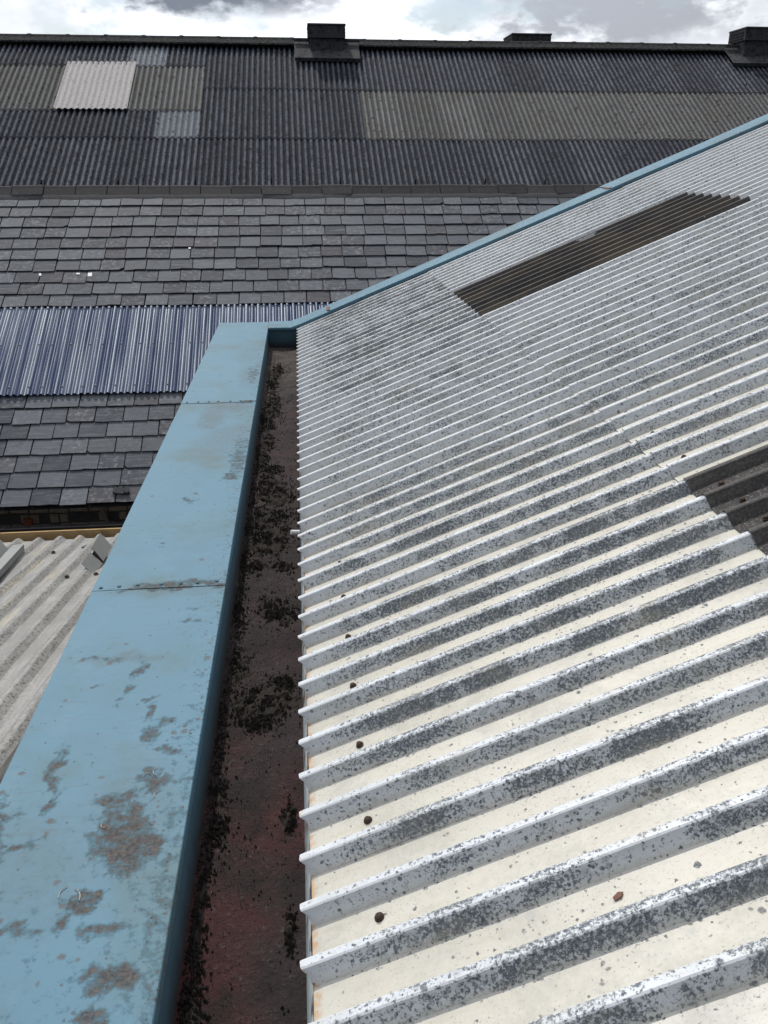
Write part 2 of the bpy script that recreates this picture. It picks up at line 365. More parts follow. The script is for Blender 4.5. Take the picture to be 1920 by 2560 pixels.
def cement(name, dark, light, moss, crest, hue=None, spots=0):
    def f(g):
        r = g.rand(); P = g.vmath('ADD', g.coords(), g.comb(g.mul(r, 23.0), g.mul(r, 41.0), 0.0))
        n = g.noise(P, 2.4, 5, 0.65); k = g.noise(P, 26, 5, 0.75); cr = g.attr('crest')
        c = g.mix(n, dark, light)
        c = g.scale(c, g.add(0.80, g.mul(r, 0.4)))
        if hue: c = g.mix(g.ramp(g.noise(P, 1.3, 4, .6), 0.45, 0.65, 0, .6), c, hue)
        c = g.mix(g.ramp(k, 0.50, 0.66, 0, 0.65), c, tuple(min(1, v * 1.9) for v in light))
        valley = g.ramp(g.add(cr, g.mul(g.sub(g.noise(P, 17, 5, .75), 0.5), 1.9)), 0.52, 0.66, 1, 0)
        c = g.mix(g.mul(valley, crest), c, (0.012, 0.014, 0.021))  # valley shade and dark moss painted into the colour, with a ragged edge
        blot_ = g.ramp(g.add(g.noise(g.vmath('ADD', P, (6, 2, 8)), 3.2, 6, 0.72), g.mul(k, 0.25)), 0.60, 0.78)
        c = g.mix(g.mul(blot_, max(0.0, moss) * 1.1), c, (0.016, 0.018, 0.024))
        sp = g.ramp(g.noise(g.vmath('ADD', P, (3, 1, 4)), 15, 5, 0.72), 0.66 - 0.22 * moss, 0.72 - 0.18 * moss)
        c = g.mix(g.mul(sp, 0.85), c, (0.020, 0.021, 0.024))
        if spots: c = g.mix(g.mul(g.spots(g.vmath('ADD', P, g.scale(g.noisec(P, 22), .05)), 7.5, 0.42, spots), .9), c, (0.022, 0.023, 0.024))
        return dict(color=c, rough=0.9, spec=0.15, bump=k, bdist=0.012, bstr=0.8)
    return material(name, f)
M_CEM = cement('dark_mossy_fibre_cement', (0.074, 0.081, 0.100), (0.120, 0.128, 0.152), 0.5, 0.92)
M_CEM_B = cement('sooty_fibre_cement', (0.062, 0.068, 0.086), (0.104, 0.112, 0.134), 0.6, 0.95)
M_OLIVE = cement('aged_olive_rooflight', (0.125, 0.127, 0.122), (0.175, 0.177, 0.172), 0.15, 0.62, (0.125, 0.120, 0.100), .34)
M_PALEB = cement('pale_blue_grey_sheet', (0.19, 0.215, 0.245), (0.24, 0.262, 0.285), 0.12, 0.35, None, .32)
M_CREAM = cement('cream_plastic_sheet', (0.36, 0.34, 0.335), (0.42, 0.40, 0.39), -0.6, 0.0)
def m_ventm(g):
    P = g.coords(); n = g.noise(P, 4, 5, 0.7); k = g.noise(P, 22, 4, 0.7)
    c = g.mix(n, (0.035, 0.036, 0.040), (0.085, 0.086, 0.092)); c = g.mix(g.ramp(k, 0.60, 0.72, 0, .8), c, (0.22, 0.22, 0.21))
    c = g.mix(g.ramp(g.noise(P, 9, 4), 0.5, 0.62, 0, .7), c, (0.018, 0.018, 0.020))
    return dict(color=c, rough=0.9, spec=0.15, bump=k, bdist=0.01)
M_VENT = material('mossy_cement_ventilator', m_ventm)
M_CAP = material('black_mossy_ridge', lambda g: dict(color=g.mix(g.ramp(g.noise(g.coords(), 14, 5, .7), .4, .65), (0.012, 0.013, 0.013), (0.052, 0.054, 0.055)), rough=0.95, spec=0.1))
def m_moss(g):
    P = g.coords(); n = g.noise(P, 60, 3, 0.7)
    return dict(color=g.mix(n, (0.010, 0.009, 0.009), (0.048, 0.041, 0.035)), rough=0.95, spec=0.1, bump=n, bdist=0.006)
M_MOSS = material('black_gutter_moss', m_moss)
def m_rmoss(g):
    P = g.coords(); n = g.noise(P, 3, 3, 0.7)
    return dict(color=g.mix(g.ramp(n, .35, .65), (0.020, 0.021, 0.025), (0.115, 0.120, 0.132)), rough=0.95, spec=0.1)
M_RMOSS = material('grey_roof_moss', m_rmoss)
def m_lean(g):
    P = g.coords(); s = g.sep(P); cr = g.attr('crest'); fc = g.attr('face')
    n = g.noise(P, 3.5, 6, 0.65); k = g.noise(P, 55, 4, 0.75); st = g.noise(g.vmath('MULTIPLY', P, (9, 0.8, 1)), 2.0, 5, 0.65)
    c = g.mix(n, (0.20, 0.20, 0.196), (0.35, 0.348, 0.337))
    c = g.mix(g.ramp(st, 0.45, 0.68, 0, .6), c, (0.39, 0.387, 0.376))
    c = g.mix(g.ramp(g.noise(g.vmath('MULTIPLY', P, (6, .6, 1)), 1.6, 3), 0.55, 0.68, 0, .5), c, (0.48, 0.42, 0.29))
    c = g.mix(g.ramp(k, 0.52, 0.66, 0, 0.45), c, (0.20, 0.20, 0.19))
    tuft = g.ramp(g.noise(g.vmath('MULTIPLY', P, (1.0, 1.0, 1.0)), 42, 5, 0.75), 0.50, 0.60)
    c = g.mix(g.mul(g.mul(tuft, fc), 0.8), c, (0.10, 0.10, 0.088))
    c = g.mix(g.mul(g.ramp(g.noise(P, 1.8, 5, .7), .50, .66), .35), c, (0.20, 0.195, 0.18))
    return dict(color=c, rough=0.9, spec=0.15, bump=g.add(k, tuft), bdist=0.004, bstr=0.5)
M_LEAN = material('pale_weathered_sheet', m_lean)
def m_osb(g):
    P = g.coords(); n = g.noise(g.vmath('MULTIPLY', P, (1, 1, 2.0)), 26, 5, 0.7, 0.6); k = g.noise(P, 3, 3)
    c = g.mix(n, (0.40, 0.25, 0.11), (0.68, 0.48, 0.25)); c = g.mix(g.ramp(n, .28, .40, .7, 0), c, (0.22, 0.13, 0.055))
    return dict(color=g.mix(g.ramp(k, .5, .7, 0, .4), c, (0.16, 0.10, 0.05)), rough=0.85, bump=n, bdist=0.003)
M_OSB = material('strand_board', m_osb)
def m_brick(g):
    r = g.rand(); P = g.vmath('ADD', g.coords(), g.comb(g.mul(r, 19.0), g.mul(r, 7.0), g.mul(r, 3.0))); n = g.noise(P, 22, 5, 0.7)
    c = g.mix(g.ramp(r, 0.1, 0.9), (0.46, 0.38, 0.29), (0.58, 0.44, 0.32)); c = g.mix(g.ramp(n, .45, .62), c, (0.52, 0.48, 0.42))
    c = g.mix(g.ramp(n, .30, .42, .8, 0), c, (0.05, 0.045, 0.04))
    return dict(color=c, rough=0.95, spec=0.1, bump=n, bdist=0.012, bstr=1.0)
M_BRICK = material('old_brick', m_brick)
M_BRICK_RED = material('red_brick', lambda g: dict(color=g.mix(g.noise(g.coords(), 25, 5, .7), (0.36, 0.11, 0.06), (0.52, 0.20, 0.12)), rough=0.95))
def m_wallr(g):
    P = g.coords(); n = g.noise(P, 4, 6, 0.65)
    return dict(color=g.mix(n, (0.22, 0.205, 0.19), (0.36, 0.34, 0.31)), rough=0.95, bump=n, bdist=0.01)
M_WALL = material('render_wall', m_wallr)
def m_screw(g):
    P = g.coords(); n = g.noise(P, 300, 3, 0.7)
    return dict(color=g.mix(n, (0.020, 0.014, 0.012), (0.075, 0.045, 0.032)), rough=0.75, metal=0.2)
M_SCREW = material('rusty_screw_cap', m_screw)
M_BOLT = material('dull_bolt', lambda g: dict(color=g.mix(g.noise(g.coords(), 90, 3), (0.10, 0.10, 0.11), (0.30, 0.30, 0.30)), rough=0.5, metal=0.4))
def m_plate(g):
    P = g.coords(); n = g.noise(P, 9, 5, .65)
    return dict(color=g.mix(n, (0.20, 0.21, 0.21), (0.30, 0.31, 0.305)), rough=0.6, spec=0.3, metal=0.1, bump=n, bdist=0.003)
M_PLATE = material('grey_sheet_metal', m_plate)
M_CLIP = material('bright_metal_clip', lambda g: dict(color=g.mix(g.noise(g.coords(), 30, 3), (0.60, 0.62, 0.63), (0.80, 0.80, 0.79)), rough=0.5))
M_STRAW = material('dry_straw', lambda g: dict(color=g.mix(g.noise(g.coords(), 30, 3), (0.50, 0.48, 0.40), (0.72, 0.70, 0.62)), rough=0.8))
def m_ground(g):
    P = g.coords(); n = g.noise(P, 0.6, 6, 0.65)
    return dict(color=g.mix(n, (0.045, 0.045, 0.046), (0.09, 0.088, 0.085)), rough=0.95, bump=n, bdist=0.02)
M_GROUND = material('yard_asphalt', m_ground)

# ------------------------------------------------------------------ ground
o = put('ground', mesh('ground', [(-400, -300, -6.5), (400, -300, -6.5), (400, 700, -6.5), (-400, 700, -6.5)], [(0, 1, 2, 3)], M_GROUND)); o['kind'] = 'structure'

def attribs(me, **kw):
    for k, vals in kw.items():
        a = me.attributes.new(k, 'FLOAT', 'POINT'); a.data.foreach_set('value', vals)

# =================================================================== NEAR BUILDING
near = thing('workshop_building', 'near workshop with white ribbed lichen-spotted metal roof, box gutter and pale blue coping', 'building', (3.0, 3.0, -6.5))
TH = R(22); CT, ST = math.cos(TH), math.sin(TH)
X_E, PITCHR, DEP, CREST, INS = -0.052, 0.1287, 0.035, 0.016, 0.020
NV = Vector((-ST, 0, CT))
def roof(L, Y, d=0.0):                      # d below the crest plane
    return Vector((X_E + L * CT, Y, L * ST)) - NV * d
Y_C = 1.056                                 # near crest edge of rib 0
# profile over one pitch starting at the near face bottom (towards +Y): (dy, depth, pan, lichen)
PROF = [(-INS, DEP, .75, .45), (-INS * .62, DEP * .62, .05, .85), (-INS * .25, DEP * .25, 0, .85), (-0.0015, .0018, 0, .55), (0.0018, 0, 0, .45),
        (CREST - .002, 0, 0, .75), (CREST + .0015, .0018, 0, .7), (CREST + INS, DEP, .9, .12), (CREST + INS + .012, DEP, 1, .05), (PITCHR - INS - .012, DEP, 1, .06)]
screw_me = None
def make_screw():
    m = MB(); n = 10
    def ring(r, z): return [(r * math.cos(2 * math.pi * i / n), r * math.sin(2 * math.pi * i / n), z) for i in range(n)]
    m.loft([ring(.0105, 0), ring(.0105, .002), ring(.0075, .0045), ring(.0065, .009), ring(.003, .0105)], caps=True, closed=True)
    return m.mesh('screw', M_SCREW)
screw_me = make_screw()
def ribbed_sheet(name, k0, k1, L0, L1, lift, mat, seed, dens, lichfn=None, ragged=False):
    nl = max(8, int((L1 - L0) / 0.09))
    Ls = [L0 + (L1 - L0) * i / nl for i in range(nl + 1)]
    if ragged: Ls = [L0, L0 + .012, L0 + .03, L0 + .07] + Ls[2:]
    cols_ = []
    for k in range(k0, k1):
        for q in PROF: cols_.append((Y_C + k * PITCHR + q[0], *q[1:], k))
    k = k1
    for q in PROF[:8]: cols_.append((Y_C + k * PITCHR + q[0], *q[1:], k))
    V, pan, li, ea, ti = [], [], [], [], []
    for i, L in enumerate(Ls):
        for (y, d, p, l, k) in cols_:
            LL = L
            if ragged and i == 0:
                LL = L + .008 * (d / DEP) + (.012 * max(0, nz(y * 45, seed)) + .022) * (d / DEP) + .002 * nz(y * 90, 3)
            dd = d - lift + .0012 * nz(y * 3, L * 2.5, seed)
            if d > .03: dd += .001 * nz(y * 14, L * 5, seed + 9)
            V.append(roof(LL, y + .0016 * nz(L * 2.3, k * 3.1, seed) + .004 * nz(L * .55, y * .25, 31), dd))
            pan.append(p)
            e = min(1, max(.08, (L + .05 * nz(k * 7.3, 1.0)) / .27)) if L0 < .1 else 1.0
            li.append(max(0, min(1.0, l * dens * e * (0.85 + .5 * nz(L * .9, k * .83, seed)) * (1.25 if k % 7 in (2, 5) else 1.0))))
            ea.append(max(0, 1 - L / .085) * (1.0 if d > .03 else .72) if L0 < .1 else 0)
            ti.append(.5 + .5 * nz(k * 5.7 + .3, seed))
    nc = len(cols_)
    F = [(i * nc + j, (i + 1) * nc + j, (i + 1) * nc + j + 1, i * nc + j + 1) for i in range(len(Ls) - 1) for j in range(nc - 1)]
    F = [q[::-1] for q in F]
    me = mesh(name, V, F, mat); attribs(me, pan=pan, lichen=li, eave=ea, tint=ti)
    o = put(name, me, near)
    sm = o.modifiers.new('gauge', 'SOLIDIFY'); sm.thickness = 0.0012; sm.offset = -1
    return o
ROWS = [(0.0, 1.47), (1.318, 3.36), (3.205, 5.25), (5.09, 7.0)]
KMIN, KMAX, SPAN = -20, 50, 7
sheets = {}
rot_roof = (0, -TH, 0)
COLS = [-19, -12, -5, 2, 9, 17, 25, 33, 40, 50]
for c, k0 in enumerate(COLS[:-1]):
    k1 = COLS[c + 1]
    for r, (a, b) in enumerate(ROWS):
        dens = {0: 1.0, 1: .85, 2: .4, 3: .35}[r] * (1.0 if k0 < 9 else .68 if k0 < 17 else .52)
        if r == 0 and k0 in (33, 40): dens = .95
        if r == 1 and k0 in (25, 33, 40): dens = .42
        dens *= .85 + .3 * rnd.random()
        light = (r == 1 and k0 in (2, 33))
        lift = .004 * r + .0014 * (c % 2)
        o = ribbed_sheet('rooflight_sheet' if light else 'roof_sheet', k0, k1, a, b, lift + (.0012 if light else 0), M_ROOFLIGHT if light else M_WHITE, c * 4.7 + r * 1.9, dens * (.5 if light else 1), ragged=(r == 0))
        if light: o['label'] = 'grimy brown translucent rooflight sheet'
        for L in ({0: (.157,), 1: (1.40,), 2: (3.30,), 3: (5.2,)}[r]):
            for k in range(k0, k1):
                if (k % 2 == 0) or light:
                    p = roof(L + .006 * nz(k * 3.3, r), Y_C + (k + .58 + .03 * nz(k * 9.1, 2)) * PITCHR, DEP - lift - (.006 if light else .002))
                    put('screw', screw_me, o, p, (rnd.uniform(-.12, .12), -TH + rnd.uniform(-.12, .12), rnd.random()))
# back slope, gable and walls so that the building closes
L_R = 7.0
rid = roof(L_R, 0, .02)
m = MB(); m.add([(rid.x, -2.6, rid.z), (rid.x, 7.6, rid.z), (rid.x + 6.4, 7.6, rid.z - 2.6), (rid.x + 6.4, -2.6, rid.z - 2.6)], [(0, 1, 2, 3)])
put('rear_roof_slope', m.mesh('rear_roof_slope', M_WHITE), near)
m = MB()
xa, xb = .02, rid.x + 6.3
for (y0, y1) in ((7.50, 7.72), (-2.6, -2.4)):
    pr = [(xa, -6.5), (xa, -.10), (rid.x, rid.z - .12), (xb, rid.z - 2.65), (xb, -6.5)]
    m.loft([[(x, y0, z) for x, z in pr], [(x, y1, z) for x, z in pr]], caps=True, closed=True)
m.box(xb - .2, xb - .003, -2.39, 7.49, -6.5, rid.z - 2.72)
put('gable_wall', m.mesh('gable_wall', M_WALL), near)
m = MB(); m.box(-.765, -.335, -2.6, 7.70, -6.5, -.22); m.box(-.345, .015, -2.59, 7.69, -6.49, -.235)
put('parapet_wall', m.mesh('parapet_wall', M_WALL), near)

# gutter: floor, blue side, end stop, galvanised lip, rusty flange
def grid(name, mat, x0, x1, y0, y1, nx, ny, fn, smooth=True):
    V = [fn(x0 + (x1 - x0) * i / nx, y0 + (y1 - y0) * j / ny) for j in range(ny + 1) for i in range(nx + 1)]
    F = [(j * (nx + 1) + i, j * (nx + 1) + i + 1, (j + 1) * (nx + 1) + i + 1, (j + 1) * (nx + 1) + i) for j in range(ny) for i in range(nx)]
    return mesh(name, V, F, mat, smooth)
GZ = -.178
gut = thing_o = put('box_gutter', grid('box_gutter', M_GUTTER, -.325, -.035, -2.5, 7.62, 26, 620,
    lambda x, y: (x, y, GZ + .010 * max(0, 1 - (x + .325) / .08) + .006 * nz(x * 9, y * 5) + .0045 * nz(x * 38, y * 38, 4) + .003 * nz(x * 90, y * 90, 8))), near)
gut['label'] = 'silted box gutter with red-brown floor and black moss'
m = MB()
ys = [-2.5 + i * .2 for i in range(51)] + [7.61]
m.loft([[(-.3165 + .002 * nz(y * 2, 1), y, -.006), (-.3185 + .003 * nz(y * 1.3, 7), y, -.07), (-.3165, y, -.13), (-.310, y, GZ - .01)] for y in ys])
put('gutter_side', m.mesh('gutter_side', M_BLUE_WALL), near)
m = MB(); m.box(-.3145, .012, 7.55, 7.66, GZ - .02, -.006)
put('gutter_end', m.mesh('gutter_end', M_BLUE_WALL), near)
m = MB()
ys = [-2.5 + i * .05 for i in range(202)]
m.loft([[(-.046 + .002 * nz(y * 3, 5), y, GZ - .01), (-.044, y, -.12), (-.034 + .006 * nz(y * 3.1, 2) + .003 * nz(y * 9, 3), y, -.062 + .004 * nz(y * 4, 8)), (-.031 + .006 * nz(y * 3.1, 2) + .003 * nz(y * 9, 3), y, -.0605 + .004 * nz(y * 4, 8))] for y in ys])
lip = put('gutter_lip', m.mesh('gutter_lip', M_GALV, True), near)
m = MB()
m.loft([[(-.0305 + .006 * nz(y * 3.1, 2) + .003 * nz(y * 9, 3), y, -.0615 + .004 * nz(y * 4, 8)), (.03, y, -.052), (.12, y, -.03)] for y in ys])
put('gutter_flange', m.mesh('gutter_flange', M_RUST, True), near)

# coping sections (folded sheet caps) with rivets along each joint
rivet = MB(); n = 8
rivet.loft([[(r * math.cos(2 * math.pi * i / n), r * math.sin(2 * math.pi * i / n), z) for i in range(n)] for r, z in ((.0075, 0), (.0065, .0025), (.003, .004))], caps=True, closed=True)
rivet = rivet.mesh('rivet', M_BLUE_WALL)
XO, XI = -.785, -.3155
def blot(x, y, table):
    wx = x + .030 * nz(x * 17, y * 13, 1) + .016 * nz(x * 45, y * 40, 2); wy = y + .040 * nz(x * 15, y * 14, 7) + .020 * nz(x * 45, y * 40, 9)
    t = 0
    for a, b, rx, ry, w in table:
        if abs(y - b) > 3 * ry + .08: continue
        d = ((wx - a) / rx) ** 2 + ((wy - b) / ry) ** 2
        if d < 2.2: u = 1 - d / 2.2; t = max(t, w * u * u * (3 - 2 * u))
    return t
def coping(y0, y1, dz, lab, seed):
    m = MB(); ya = max(y0, .6); ysx = ([y0, (y0 + ya) / 2] if ya > y0 else []) + [ya + (y1 - ya) * i / int((y1 - ya) / .012) for i in range(int((y1 - ya) / .012) + 1)]
    S = []
    for y in ysx:
        w = lambda x: dz + .0022 * nz(x * 3, y * 1.7, seed)
        xs = [XO + (XI - XO) * j / 40 for j in range(41)]
        S.append([(XO + .004, y, -.105), (XO - .001, y, dz - .006)] + [(x, y, w(x)) for x in xs] + [(XI + .002, y, dz - .003), (XI + .0025, y, dz - .035)])
    m.loft(S)
    me = m.mesh('coping', M_BLUE); attribs(me, stain=[blot(p.x, p.y, STAINS) for p in m.v], smudge=[blot(p.x, p.y, SMUDGE) for p in m.v])
    o = put('coping', me, near)
    if lab: o['label'] = lab
    sm = o.modifiers.new('gauge', 'SOLIDIFY'); sm.thickness = .0015; sm.offset = -1
    return o
cp = [coping(-2.5, 2.66, 0.0, 'heavily stained near length of blue coping', 1), coping(2.60, 5.10, .0025, None, 5), coping(5.04, 7.88, .005, None, 9)]
for o, y in ((cp[1], 2.622), (cp[2], 5.06)):
    dz = .003 if o is cp[1] else .0055
    for j in range(7):
        put('rivet', rivet, o, (XO + .03 + j * .068 + rnd.uniform(-.01, .01), y + rnd.uniform(-.006, .006), dz))
# cap over the gutter end and the sloping verge flashing
def ruled(name, pts, mat, lab=None, drop=.05):
    """pts: list of (x,y0,y1,z): a folded capping running along x with a turned-down front and back edge"""
    m = MB(); m.loft([[(x, y0 - .001, z - drop), (x, y0, z - .003), (x, y0 + .004, z), (x, (y0 + y1) / 2, z + .004), (x, y1 - .004, z), (x, y1, z - .09)] for x, y0, y1, z in pts])
    o = put(name, m.mesh(name, mat), near); sm = o.modifiers.new('gauge', 'SOLIDIFY'); sm.thickness = .0015; sm.offset = 1
    if lab: o['label'] = lab
    return o
ruled('end_capping', [(-.312, 7.535, 7.875, .012), (-.19, 7.535, 7.875, .0125), (-.085, 7.535, 7.875, .012)], M_BLUE, None, .02)
def vz(x): return max(.016, .036 + (x + .03) * ST / CT + .0)
def verge(xs, lift):
    return [(x, 7.545 + .004 * nz(x * 2, 4), 7.875, vz(x) + lift + .004 * nz(x * 1.2, 6)) for x in xs]
v0 = verge([-.09, -.03, .05, .12, .19, .26], 0); v0[0] = (-.092, 7.53, 7.875, .018)
ruled('verge_flashing', v0, M_BLUE, None, .03)
ruled('verge_flashing', verge([.245 + i * .2 for i in range(14)], .005), M_BLUE, None, .03)
ruled('verge_flashing', verge([2.83 + i * .2 for i in range(19)], .012), M_BLUE, None, .03)
for xr, w in ((.252, .035), (2.84, .06)):
    m = MB(); npt = 11; pts = [(xr + w * math.cos(6.283 * i / npt) * rnd.uniform(.5, 1.1) * .7, 7.66 + .11 * math.sin(6.283 * i / npt) * rnd.uniform(.6, 1.1)) for i in range(npt)]
    m.loft([[(x, y, vz(x) + .009 + z) for x, y in pts] for z in (0, .004)], caps=True, closed=True)
    put('rust_scab', m.mesh('rust_scab', M_RUST), near)
m = MB(); m.loft([[(x, 7.56, vz(x) - .012), (x, 7.56, vz(x) - .13)] for x in (-.05, 6.5)]); m.loft([[(x, 7.44, vz(x) - .078), (x, 7.60, vz(x) - .05)] for x in (-.05, 6.5)])
put('verge_upstand', m.mesh('verge_upstand', M_DARK), near)

# =================================================================== SLATE BUILDING
slate_b = thing('slate_roofed_building', 'old building with grey slate roof, clay ridge tiles and a band of clear corrugated plastic', 'building', (0.0, 10.5, -6.5))
SE = Vector((0, 8.2, -1.969)); PH = R(32.0); SU = Vector((0, math.cos(PH), math.sin(PH))); SN = Vector((0, -math.sin(PH), math.cos(PH)))
def sp(x, s, n=0.0):
    return Vector((x, 0, 0)) + SE + SU * s + SN * n + Vector((0, 0, .012 * nz(x * .35, s * .4, 3)))
GA, SW, SLEN, STK = .2335, .2965, .46, .010
def slate_mesh(kind):
    """local: x across, y up the slope from the tail, z out"""
    w = SW / 2 - .0042
    lo = {0: [(-w, 0), (w, 0)], 1: [(-w, .012), (-w * .2, 0), (w, .004)], 2: [(-w, .035), (-w + .035, 0), (w, 0)], 3: [(-w, 0), (w - .06, .004), (w, .05)],
          4: [(-w, .004), (-w * .3, -.003), (w * .3, .005), (w, 0)], 5: [(-w, 0), (-.02, .006), (0, .02), (w, .012)]}[kind]
    pr = lo + [(w, SLEN), (-w, SLEN)]
    n = len(pr)
    tilt = lambda y: .030 * (1 - y / SLEN)
    V = [(x, y, tilt(y)) for x, y in pr] + [(x, y, tilt(y) + STK) for x, y in pr]
    F = [tuple(range(n))[::-1], tuple(range(n, 2 * n))] + [(i, (i + 1) % n, (i + 1) % n + n, i + n) for i in range(n)]
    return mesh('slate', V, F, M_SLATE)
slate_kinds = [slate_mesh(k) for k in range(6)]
rest = MB()
import mathutils
basis = mathutils.Matrix((Vector((1, 0, 0)), SU, SN)).transposed()
rows = [(i * GA, i) for i in range(7)] + [(3.142 + (i - 14) * .2355, i) for i in range(14, 24)]
def in_view(row, x):
    if row < 7: return -3.95 < x < -0.85 - .10 * 0
    u = (row - 14) / 9.0
    return -4.75 < x < .85 + 3.75 * u ** 1.0
n_sl = 0
for s, row in rows:
    off = (row % 2) * SW / 2 + rnd.uniform(-.03, .03)
    x = -9.0 + off
    while x < 11:
        kind = rnd.choices(range(6), (.64, .10, .02, .02, .17, .05))[0]
        rz = rnd.gauss(0, .008); ds = rnd.gauss(0, .005); ws = rnd.uniform(.91, 1.09); lift = rnd.uniform(0, .003)
        if rnd.random() < .03: rz += rnd.choice((-1, 1)) * .03; ds -= .015
        p = sp(x, s + ds, lift)
        xc_ = x + SW * (ws - 1) / 2; p = sp(xc_, s + ds, lift)
        Mx = basis @ mathutils.Matrix.Rotation(rz, 3, 'Z') @ mathutils.Matrix.Rotation(rnd.gauss(0, .004), 3, 'Y')
        if in_view(row, x):
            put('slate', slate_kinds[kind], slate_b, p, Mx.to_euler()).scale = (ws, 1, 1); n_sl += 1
        else:
            me = slate_kinds[kind]; rest.add([p + Mx @ Vector((v.co.x * ws, v.co.y, v.co.z)) for v in me.vertices], [tuple(q.vertices) for q in me.polygons])
        x += SW * ws + rnd.uniform(.0, .004)
o = put('slate_field', rest.mesh('slate_field', M_SLATE2), slate_b); o['kind'] = 'stuff'
# deck under the slates, dark loft under the clear sheets
m = MB()
for a, b, d in ((-.02, 1.62, -.012), (3.20, 5.60, -.012)): m.add([sp(-9, a, d), sp(11, a, d), sp(11, b, d), sp(-9, b, d)], [(0, 1, 2, 3)])
m.add([sp(-9, 1.6, -.20), sp(11, 1.6, -.20), sp(11, 3.3, -.20), sp(-9, 3.3, -.20)], [(0, 1, 2, 3)])
put('roof_deck', m.mesh('roof_deck', M_DARK), slate_b)
S_R = 5.56
for i in range(26):                          # rafters seen through the clear sheets
    x = -8.7 + i * .42
    m = MB(); m.box(x, x + .05, 0, 1, 0, 1, lambda p: sp(p.x, 1.6 + p.y * 1.52, -.15 + p.z * .1))
    put('rafter', m.mesh('rafter', M_DARK), slate_b)
# ridge tiles
TL = .447
def ridge_tile():
    m = MB(); S = []
    for i, x in enumerate((0, .012, TL * .5, TL - .03, TL - .012)):
        S.append([(x, -.165, -.095), (x, -.150, -.082), (x, -.060, -.008), (x, -.028, .022), (x, 0, .032), (x, .028, .022), (x, .060, -.008), (x, .165, -.10),
                  (x, .150, -.115), (x, .0, -.005), (x, -.150, -.115)])
    m.loft(S, caps=True, closed=True)
    return m.mesh('ridge_tile', M_RIDGE)
rt = ridge_tile()
rp = sp(0, S_R + .12, .03)
for i in range(44):
    x = -9 + i * TL
    z = rp.z + .015 + .012 * nz(x * .35, 5.6 * .4, 3) + rnd.uniform(-.006, .006)
    put('ridge_tile', rt, slate_b, (x, rp.y, z), (rnd.gauss(0, .02), rnd.gauss(0, .006), rnd.gauss(0, .008)))
m = MB(); S = []
for i in range(121):
    x = -9 + i * 19.6 / 120; S.append([(x, rp.y - .22 - .02 * nz(x * 3, 1), rp.z - .138 + .012 * nz(x * 2, 4)), (x, rp.y - .165, rp.z - .075 + .01 * nz(x * 6, 4)), (x, rp.y - .14, rp.z - .07)])
m.loft(S); put('mortar_bedding', m.mesh('mortar_bedding', M_BED, True), slate_b)
for i in range(16):                          # thin hook bolts standing behind the ridge
    x = -6.9 + i * 1.08 + rnd.uniform(-.08, .08)
    m = MB(); m.box(x - .008, x + .008, rp.y + .05, rp.y + .066, rp.z - .06, rp.z + .11 + rnd.uniform(0, .05)); m.box(x - .016, x + .002, rp.y + .046, rp.y + .07, rp.z + .07, rp.z + .09)
    put('hook_bolt', m.mesh('hook_bolt', M_DARK), slate_b)
# rear slope + walls
m = MB(); m.add([(-9, rp.y, rp.z - .03), (11, rp.y, rp.z - .03), (11, rp.y + 4.0, rp.z - 2.5), (-9, rp.y + 4.0, rp.z - 2.5)], [(0, 1, 2, 3)])
put('rear_slope', m.mesh('rear_slope', M_SLATE2), slate_b)
# clear corrugated sheets over the loft opening
CP, CA = .0762, .0105
def clear_sheet(x0, ncor, lift):
    nx = ncor * 12; V = []; Ss = [1.585, 1.95, 2.4, 2.85, 3.128]
    for i, s in enumerate(Ss):
        for j in range(nx + 1):
            x = x0 + j * CP / 12
            V.append(sp(x, s + (.006 * nz(x * 3, 2) if i == 0 else 0), (.062 - .034 * i / 4) + lift + CA * 1.25 * math.sin(math.pi / 2 * .8 * math.cos(2 * math.pi * j / 12)) + .002 * nz(x * 2, s)))
    F = [(a * (nx + 1) + j, a * (nx + 1) + j + 1, (a + 1) * (nx + 1) + j + 1, (a + 1) * (nx + 1) + j) for a in range(len(Ss) - 1) for j in range(nx)]
    me = mesh('clear_sheet', V, F, M_CLEAR, True)
    o = put('clear_sheet', me, slate_b); sm = o.modifiers.new('gauge', 'SOLIDIFY'); sm.thickness = .0012; sm.offset = 1; sm.use_rim = False
    for s, step, f in ((1.70, 3, .25), (2.42, 3, .5), (3.09, 2, .9)):
        for k in range(1, ncor, step):
            x = x0 + k * CP
            put('screw', bolt_me, o, sp(x, s, .062 - .034 * (s - 1.585) / 1.543 + lift + CA + .0015), rotb)
    return o
bm_ = MB(); n = 8
bm_.loft([[(r * math.cos(2 * math.pi * i / n), r * math.sin(2 * math.pi * i / n), z) for i in range(n)] for r, z in ((.013, 0), (.012, .004), (.007, .006), (.006, .012))], caps=True, closed=True)
bolt_me = bm_.mesh('screw', M_BOLT); rotb = basis.to_euler()
x = -6.2 - 5 * 8 * CP; i = 0
while x < 2.0:
    clear_sheet(x, 9, .0025 * (i % 2)); x += 8 * CP; i += 1
# metal clips that hold slipped slates, a lead box on the eave slates
for (x, s, w, h) in ((-3.42, 3.75, .03, .05), (-2.94, 3.77, .045, .03), (-2.78, 3.73, .055, .07), (-1.50, 4.28, .03, .03), (-3.15, 3.40, .018, .02)):
    m = MB(); m.box(-w / 2, w / 2, 0, h, .026, .030); me = m.mesh('slate_clip', M_CLIP)
    put('slate_clip', me, slate_b, sp(x, s, .006), (basis @ mathutils.Matrix.Rotation(rnd.gauss(0, .1), 3, 'Z')).to_euler())
